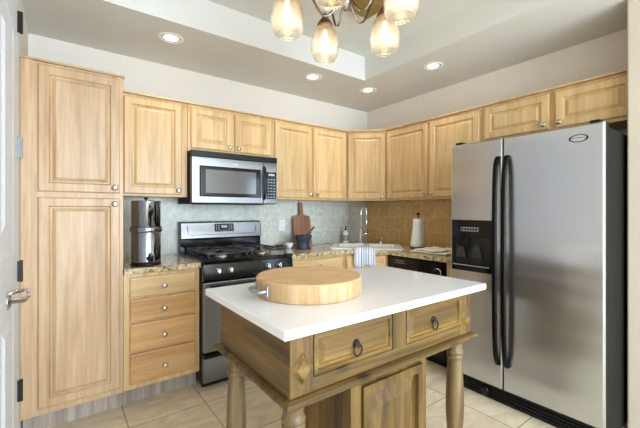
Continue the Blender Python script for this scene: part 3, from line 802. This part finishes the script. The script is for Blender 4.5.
# ------------------------------------------------------------------ dishwasher
dw = thing('dishwasher', 'black built-in dishwasher under the granite between sink and refrigerator', 'dishwasher', (0, -.917, 0), -PI/2)
obj('body', bx(.001, .607, -.60, -.03, .10, .872), black_satin, dw)
obj('door', bx(.004, .604, -.628, -.6005, .105, .715), black_gloss, dw, bevel=.004)
cp = obj('control_panel', rings_panel(B(), .004, .604, .725, .868, [(0, -.6005), (0, -.630), (.006, -.636), (.02, -.636)]), black_gloss, dw)
km = B()
for k in range(5): box(km, .10+k*.024, .115+k*.024, -.6375, -.6365, .812, .818)
box(km, .10, .20, -.6375, -.6365, .832, .836)
obj('button_marks', km, grey_print, cp)
obj('handle_recess', bx(.22, .42, -.6385, -.6365, .742, .775), black_satin, cp, bevel=.001)
kb = lathe(B(), [(0, 0), (.03, 0), (.030, .014), (.020, .016), (.017, .03), (0, .03)], axis='-y', seg=24); box(kb, -.003, .003, -.034, -.016, -.017, .017)
obj('dial', kb, black_satin, cp, (.545, -.637, .783))
o = obj('dial_ring', lathe(B(), [(.031, 0), (.036, 0), (.036, .003), (.031, .004)], axis='-y', seg=28), chrome, cp, (.545, -.6365, .783), smooth=True)
obj('toe_kick', bx(.004, .604, -.56, -.545, 0, .099), black_satin, dw)

# ------------------------------------------------------------------ refrigerator (local frame: x right = -Y world)
fr = thing('refrigerator', 'large stainless side-by-side refrigerator with black handles and ice dispenser', 'refrigerator', (0, -1.681, 0), -PI/2)
FW = .910; FH = 1.765; FY = -.787
obj('body', bx(.004, FW-.004, -.715, -.03, .02, 1.742), dark_side, fr, bevel=.003)
for sx in (-1,): pass
def fdoor(x0, x1, z0, z1):
    bm = rings_panel(B(), x0, x1, z0, z1, [(0, -.722), (0, FY+.014), (0, FY+.010), (.003, FY+.003), (.010, FY)])
    bm.faces.ensure_lookup_table()
    for f in list(bm.faces)[:4]: f.material_index = 1
    return bm
fz = bmesh.new()
# freezer door with a dispenser opening
fd = obj('freezer_door', fdoor(.002, .374, .118, FH), [steel_f, dark_side], fr)
rd = obj('fridge_door', fdoor(.380, FW-.002, .118, FH), [steel_f, dark_side], fr)
obj('edge_strip', bx(.3745, .3795, -.76, -.722, .118, FH), black_satin, fr)
# dispenser
dx0, dx1, dz0, dz1 = .012, .318, .862, 1.222
dsp = B()
yo = FY-.006
box(dsp, dx0, dx1, yo, FY-.0004, dz1-.125, dz1)          # control head
box(dsp, dx0, dx0+.022, yo, FY-.0004, dz0, dz1-.125); box(dsp, dx1-.022, dx1, yo, FY-.0004, dz0, dz1-.125)
box(dsp, dx0, dx1, yo, FY-.0004, dz0, dz0+.038)
ds = obj('ice_dispenser', dsp, black_gloss, fd, bevel=.002)
cav = plain('dispenser_cavity', (12, 12, 13), .3)
obj('niche', bx(dx0+.022, dx1-.022, FY-.0025, FY-.0006, dz0+.038, dz1-.125), cav, ds)
obj('chute', wedge(B(), .075, .145, [(FY-.003, dz1-.126), (FY-.04, dz1-.126), (FY-.03, dz1-.165), (FY-.012, dz1-.20), (FY-.003, dz1-.20)]), black_satin, ds, bevel=.004)
for px in (.072, .185):
    pd = B(); vs = []
    for yy_, zz_, hw_ in ((FY-.004, dz1-.175, .018), (FY-.028, dz1-.20, .026), (FY-.026, dz1-.262, .036), (FY-.006, dz1-.27, .036)):
        vs.append([pd.verts.new((px+.02-hw_, yy_, zz_)), pd.verts.new((px+.02+hw_, yy_, zz_))])
    for a, b in zip(vs, vs[1:]): pd.faces.new((a[0], a[1], b[1], b[0]))
    pd.faces.new((vs[-1][0], vs[-1][1], vs[0][1], vs[0][0])); pd.faces.new([v[0] for v in vs]); pd.faces.new([v[1] for v in vs][::-1])
    obj('paddle', pd, plain('grey_paddle', (44, 44, 47), .25), ds, bevel=.003)
obj('tray_lip', bx(dx0+.03, dx1-.03, FY-.022, FY-.0026, dz0+.04, dz0+.052), black_gloss, ds, bevel=.002)
obj('tray_trim', bx(dx0+.02, dx1-.02, FY-.0245, FY-.0225, dz0+.040, dz0+.046), grey_print, ds)
bmk = B()
box(bmk, .085, .215, yo-.0015, yo-.0003, dz1-.079, dz1-.051)
kpn = obj('keypad', bmk, grey_print, ds)
bmk = B()
for k in range(6): box(bmk, .090+k*.0205, .105+k*.0205, yo-.0025, yo-.0016, dz1-.074, dz1-.056)
obj('button_marks', bmk, black_satin, kpn)
# handles
def fhandle(x, sgn):
    pts = []
    zt, zb = 1.635, .285
    P = [(x, FY, zt), (x, FY-.022, zt-.012), (x, FY-.045, zt-.10), (x, FY-.056, zt-.35), (x, FY-.058, (zt+zb)/2), (x, FY-.056, zb+.35), (x, FY-.045, zb+.10), (x, FY-.022, zb+.012), (x, FY, zb)]
    bm = B(); rings = []
    pp = smooth_path(P, 5)
    for i, p in enumerate(pp):
        t = (pp[min(i+1, len(pp)-1)]-pp[max(i-1, 0)]).normalized(); nrm = Vector((1, 0, 0)).cross(t).normalized()
        ring = []
        for k in range(12):
            a = 2*PI*k/12; ring.append(bm.verts.new(p+Vector((1, 0, 0))*.017*math.cos(a)+nrm*.012*math.sin(a)))
        rings.append(ring)
    for a, b in zip(rings, rings[1:]):
        for k in range(12): bm.faces.new((a[k], a[(k+1) % 12], b[(k+1) % 12], b[k]))
    bm.faces.new(rings[0]); bm.faces.new(rings[-1][::-1])
    return bm
obj('handle', fhandle(.350, 1), handle_black, fd, smooth=True)
obj('handle', fhandle(.407, -1), handle_black, rd, smooth=True)
for hx in (.03, FW-.075):
    obj('hinge_cover', bx(hx, hx+.05, -.775, -.70, FH+.0005, FH+.017), black_satin, fr, bevel=.006)
# oval badge with a sweep
bd = B(); R0 = []
for rr, yy_ in ((1, FY-.0003), (1, FY-.004), (.86, FY-.005), (.80, FY-.0025), (0, FY-.0025)):
    R0.append([bd.verts.new((.790+.046*rr*math.cos(2*PI*k/32), yy_, 1.690+.021*rr*math.sin(2*PI*k/32))) for k in range(32)] if rr else [bd.verts.new((.790, yy_, 1.690))])
for a, b in zip(R0, R0[1:]):
    for k in range(32):
        if len(b) == 1: bd.faces.new((a[k], a[(k+1) % 32], b[0])).material_index = 1
        else: bd.faces.new((a[k], a[(k+1) % 32], b[(k+1) % 32], b[k]))
bg_ = obj('badge', bd, [iron, chrome], rd, smooth=False)
obj('badge_sweep', tube(B(), smooth_path([(.755, FY-.004, 1.691), (.775, FY-.004, 1.6945), (.80, FY-.004, 1.692), (.825, FY-.004, 1.688)], 4), [.0006]+[.0014]*11+[.0006], 6), iron, bg_)
# base grille
kg = B(); box(kg, .004, FW-.004, -.735, -.70, .0, .108)
for k in range(4): box(kg, .10, FW-.02, -.745, -.7355, .018+k*.022, .029+k*.022)
obj('base_grille', kg, black_satin, fr, bevel=.002)
obj('filter_knob', lathe(B(), [(0, 0), (.030, 0), (.030, .02), (.024, .026), (0, .026)], (.24, -.7455, .058), axis='-y', seg=24), black_gloss, fr, smooth=True)

# ------------------------------------------------------------------ island
isl = thing('kitchen_island', 'distressed pine kitchen island with white quartz top and turned legs', 'kitchen island', (-1.93, -1.88, 0))
ox, oy = -1.93, -1.88
def I(x0, x1, y0, y1, z0, z1, bm=None): return box(bm or B(), x0-ox, x1-ox, y0-oy, y1-oy, z0, z1)
obj('quartz_top', I(-2.537, -1.325, -2.233, -1.488, .8795, .911), quartz, isl, bevel=.004, label='white quartz slab top')
ax0, ax1, ay0, ay1 = -2.496, -1.434, -2.200, -1.598
obj('apron', I(ax0, ax1, ay0, ay1, .674, .879), pine['x'], isl, bevel=.002)
# side apron boards with their own grain
obj('side_board', I(ax0-.006, ax0-.0003, ay0, ay1, .674, .879), pine['y'], isl, bevel=.001)
# moulding around bottom of the apron
def mould(x0, x1, y0, y1, prof):
    bm = B(); R = []
    for o_, z in prof: R.append([bm.verts.new((x-ox, y-oy, z)) for x, y in ((x0-o_, y0-o_), (x1+o_, y0-o_), (x1+o_, y1+o_), (x0-o_, y1+o_))])
    for a, b in zip(R, R[1:]):
        for k in range(4): bm.faces.new((a[k], a[(k+1) % 4], b[(k+1) % 4], b[k]))
    bm.faces.new(R[0]); bm.faces.new(R[-1])
    return bm
obj('moulding', mould(ax0, ax1, ay0, ay1, [(.0, .634), (.006, .634), (.012, .640), (.014, .646), (.024, .650), (.030, .655), (.030, .662), (.025, .668), (.014, .672), (.0, .6738)]), pine['x'], isl)
# corner blocks with diamond ornaments
def diamond(cx, cz, hw=.040, hh=.056):
    bm = B()
    a = [bm.verts.new((cx-ox+dx, ay0-.0075-oy, cz+dz)) for dx, dz in ((-hw, 0), (0, -hh), (hw, 0), (0, hh))]
    b = [bm.verts.new((cx-ox+dx*.62, ay0-.022-oy, cz+dz*.62)) for dx, dz in ((-hw, 0), (0, -hh), (hw, 0), (0, hh))]
    for k in range(4): bm.faces.new((a[k], a[(k+1) % 4], b[(k+1) % 4], b[k]))
    bm.faces.new(b); bm.faces.new(a[::-1]); return bm
for x0, x1 in ((-2.500, -2.410), (-1.524, -1.434)):
    c_ = obj('corner_block', I(x0, x1, ay0-.007, ay0-.0003, .676, .877), pine['z'], isl, bevel=.001)
    obj('diamond_ornament', diamond((x0+x1)/2, .766), pine['x'], c_, bevel=.001)
obj('centre_stile', I(-2.012, -1.930, ay0-.007, ay0-.0003, .722, .877), pine['z'], isl, bevel=.001)
obj('rail', I(-2.4095, -1.5245, ay0-.006, ay0-.0003, .676, .7215), pine['x'], isl, bevel=.003)
for x0, x1, kx in ((-2.405, -2.017, -2.218), (-1.925, -1.529, -1.748)):
    q = rings_panel(B(), x0-ox, x1-ox, .728, .868, [(0, ay0-oy-.0004), (0, ay0-oy-.007), (.008, ay0-oy-.011), (.014, ay0-oy-.011), (.018, ay0-oy-.001), (.024, ay0-oy-.001), (.040, ay0-oy-.012), (.043, ay0-oy-.012)])
    dr = obj('drawer', q, pine['x'], isl)
    yk = ay0-oy-.0115
    rp = lathe(B(), [(0, 0), (.017, 0), (.015, .004), (.007, .007), (.007, .014), (0, .015)], (kx-ox, yk, .797), axis='-y', seg=20)
    rc = [(kx-ox+.019*math.sin(a), yk-.012-.004*math.cos(a)*0, .776+.021*math.cos(a)) for a in [2*PI*k/20 for k in range(21)]]
    tube(rp, rc, .0036, 8, cap=False)
    obj('ring_pull', rp, iron, dr, smooth=True, label='dark iron ring pull')
# turned legs
prof = [(0, 0), (.034, 0), (.038, .02), (.040, .05), (.034, .075), (.030, .09), (.036, .10), (.036, .115), (.031, .125), (.038, .17), (.043, .24), (.0445, .30), (.043, .37), (.040, .44), (.0365, .50), (.035, .532), (.035, .538), (.040, .542), (.042, .549), (.040, .556), (.036, .559), (.036, .562), (.041, .566), (.043, .573), (.040, .580), (.037, .583), (.037, .610), (.041, .622), (.042, .6335)]
for lx, ly in ((-2.450, -2.147), (-1.476, -2.147), (-2.447, -1.650), (-1.476, -1.650)):
    obj('leg', lathe(B(), prof+[(0, .6335)], (lx-ox, ly-oy, 0), seg=32), leg_wood, isl, smooth=True)
# cupboard below
kx0, kx1, ky0, ky1 = -2.224, -1.762, -2.184, -1.80
cup = obj('cupboard', I(kx0, kx1, ky0, ky1, .07, .6335), pine['z'], isl, bevel=.001)
q = rings_panel(B(), -2.168-ox, -1.806-ox, .110, .612, [(0, ky0-oy-.0004), (0, ky0-oy-.016), (.004, ky0-oy-.019), (.034, ky0-oy-.019), (.038, ky0-oy-.002), (.046, ky0-oy-.002), (.095, ky0-oy-.018), (.098, ky0-oy-.018)])
dr = obj('door', q, pine['z'], cup)
hg = lathe(B(), [(0, 0), (.004, .001), (.004, .05), (0, .051)], (-1.801-ox, ky0-oy-.014, .45), seg=10); obj('hinge', hg, bronze, cup)
obj('stile', I(kx0-.0, -2.17, ky0-.006, ky0-.0004, .072, .633), pine['z'], cup, bevel=.001)

# butcher block
bb_ = thing('butcher_block', 'round thick maple butcher block with metal handles on the white island top', 'cutting board', (-2.166, -1.832, .9115))
blk = B(); s_ = 72; r = .243; hgt = .080
blk = lathe(blk, [(0, 0), (r-.004, 0), (r, .004), (r, hgt-.005)], seg=s_, mi=0)
blk2 = lathe(blk, [(r, hgt-.005), (r-.005, hgt), (0, hgt)], seg=s_, mi=1)
bmesh.ops.remove_doubles(blk, verts=blk.verts, dist=1e-5)
obj('block', blk, [block_side, block_top], bb_)
# feet not visible; handles on two opposite sides
for ang in (math.radians(176), math.radians(-4)):
    h_ = B(); c, s = math.cos(ang), math.sin(ang); tx, ty = -s, c
    def P(rad, tt, z): return (rad*c+tx*tt, rad*s+ty*tt, z)
    for tt in (-.055, .055):
        vs = [h_.verts.new(P(r_, tt+dt, z)) for r_ in (r*.972 if False else .2375, .2425) for dt, z in ((-.014, .018), (.014, .018), (.014, .062), (-.014, .062))]
        for q in ((0, 1, 2, 3), (4, 7, 6, 5), (0, 4, 5, 1), (1, 5, 6, 2), (2, 6, 7, 3), (3, 7, 4, 0)): h_.faces.new([vs[i] for i in q])
    tube(h_, smooth_path([P(.241, -.055, .04), P(.268, -.052, .038), P(.278, -.03, .036), P(.281, 0, .036), P(.278, .03, .036), P(.268, .052, .038), P(.241, .055, .04)], 4), .008, 10)
    obj('handle', h_, zinc, bb_, smooth=False, label='grey metal bail handle', bevel=.001, seg=1)

# ------------------------------------------------------------------ recessed downlights
for i, (x, y, lb) in enumerate(((-2.463, -.523, 'recessed ceiling downlight above the pantry end of the soffit, leftmost in view'),
                    (-1.221, -.536, 'recessed ceiling downlight in the soffit just below a glass lamp shade'),
                    (-.561, -.585, 'recessed ceiling downlight in the soffit nearest the room corner'),
                    (-.537, -1.350, 'recessed ceiling downlight in the soffit on the refrigerator side'))):
    t = thing('downlight', lb, 'ceiling light', (x, y, H), 0, 'recessed downlights')
    obj('trim_ring', lathe(B(), [(.060, -.001), (.062, -.006), (.084, -.005), (.088, -.0008)], seg=40), white_plastic, t, smooth=True)
    obj('baffle', lathe(B(), [(.0595, -.004), (.054, -.0035), (.050, -.0025)], seg=40), nickel, t, smooth=True)
    obj('lens', lathe(B(), [(0, -.003), (.049, -.0022), (.050, -.001)], seg=40), lens_mat, t, smooth=True)
    l = bpy.data.lights.new('downlight_lamp', 'SPOT'); l.energy = 8; l.color = (1, .96, .92); l.spot_size = math.radians(125); l.spot_blend = .8; l.shadow_soft_size = .05
    lo = bpy.data.objects.new('downlight_lamp', l); COL.objects.link(lo); lo.location = (0, 0, -.012); lo.parent = t

# ------------------------------------------------------------------ wooden ceiling panel and chandelier
KX, KY = -1.905, -1.790
o = obj('ceiling_panel', bx(KX-.647, KX+.647, KY-.50, KY+.50, H2-.035, H2-.0005), panel_wood, bevel=.006); tag(o, 'honey-coloured wooden panel fixed to the raised tray ceiling above the chandelier', 'ceiling panel')
ch = thing('chandelier', 'five-arm brushed metal chandelier with seeded glass shades over the island', 'chandelier', (KX, KY, .035))
zc = H2-.071
obj('canopy', lathe(B(), [(0, zc), (.065, zc), (.062, zc-.018), (.02, zc-.03), (0, zc-.03)][::-1], seg=32), lamp_metal, ch, smooth=True)
obj('stem', tube(B(), [(0, 0, zc-.02), (0, 0, 2.42)], .007, 12), lamp_metal, ch, smooth=True)
obj('hub', lathe(B(), [(0, 2.295), (.012, 2.298), (.014, 2.31), (.030, 2.318), (.034, 2.335), (.034, 2.365), (.026, 2.38), (.014, 2.40), (.012, 2.425), (0, 2.43)], seg=28), lamp_metal, ch, smooth=True)
fwd = Vector((.5962, .8028, 0)); rgt = Vector((.8028, -.5962, 0))
R_ = .303
for deg in (182, 110, 38, 254, 326):
    a = math.radians(deg); dv_ = rgt*math.cos(a)+fwd*math.sin(a)
    def Q(rr, z): return dv_*rr+Vector((0, 0, z))
    obj('arm', tube(B(), smooth_path([Q(.030, 2.345), Q(.060, 2.30), Q(.095, 2.268), Q(.135, 2.285), Q(.175, 2.36), Q(.215, 2.44), Q(.255, 2.478), Q(.290, 2.470), Q(R_, 2.44), Q(R_, 2.415)], 5), .0062, 10), lamp_metal, ch, smooth=True)
    c0 = dv_*R_
    lamp = obj('socket_cap', lathe(B(), [(0, .075), (.010, .075), (.015, .068), (.012, .060), (.018, .055), (.030, .040), (.047, .012), (.050, 0), (.046, -.004), (0, -.004)], (c0.x, c0.y, 2.362), seg=28), bronze, ch, smooth=True, label='bronze shade holder')
    sh = B(); prs = [(.044, .002), (.054, -.010), (.068, -.032), (.078, -.062), (.084, -.098), (.0845, -.125), (.082, -.150), (.077, -.172), (.066, -.190)]
    lathe(sh, prs, (c0.x, c0.y, 2.361), seg=40)
    so = obj('glass_shade', sh, shade_mat, lamp, smooth=True); md = so.modifiers.new('s', 'SOLIDIFY'); md.thickness = .003
    obj('rim_band', lathe(B(), [(.0642, -.1895), (.0665, -.192), (.0650, -.195), (.0618, -.1925), (.0642, -.1895)], (c0.x, c0.y, 2.361), seg=40), shade_mat, lamp, smooth=True)
    bl = lathe(B(), [(0, -.020), (.012, -.022), (.013, -.045), (.020, -.07), (.026, -.095), (.025, -.112), (.016, -.127), (0, -.133)], (c0.x, c0.y, 2.361), seg=20)
    obj('bulb', bl, bulb_mat, lamp, smooth=True)
    l = bpy.data.lights.new('bulb_light', 'POINT'); l.energy = .4; l.color = (1, .88, .70); l.shadow_soft_size = .03
    lo = bpy.data.objects.new('bulb_light', l); COL.objects.link(lo); lo.location = (c0.x, c0.y, 2.361-.155); lo.parent = ch
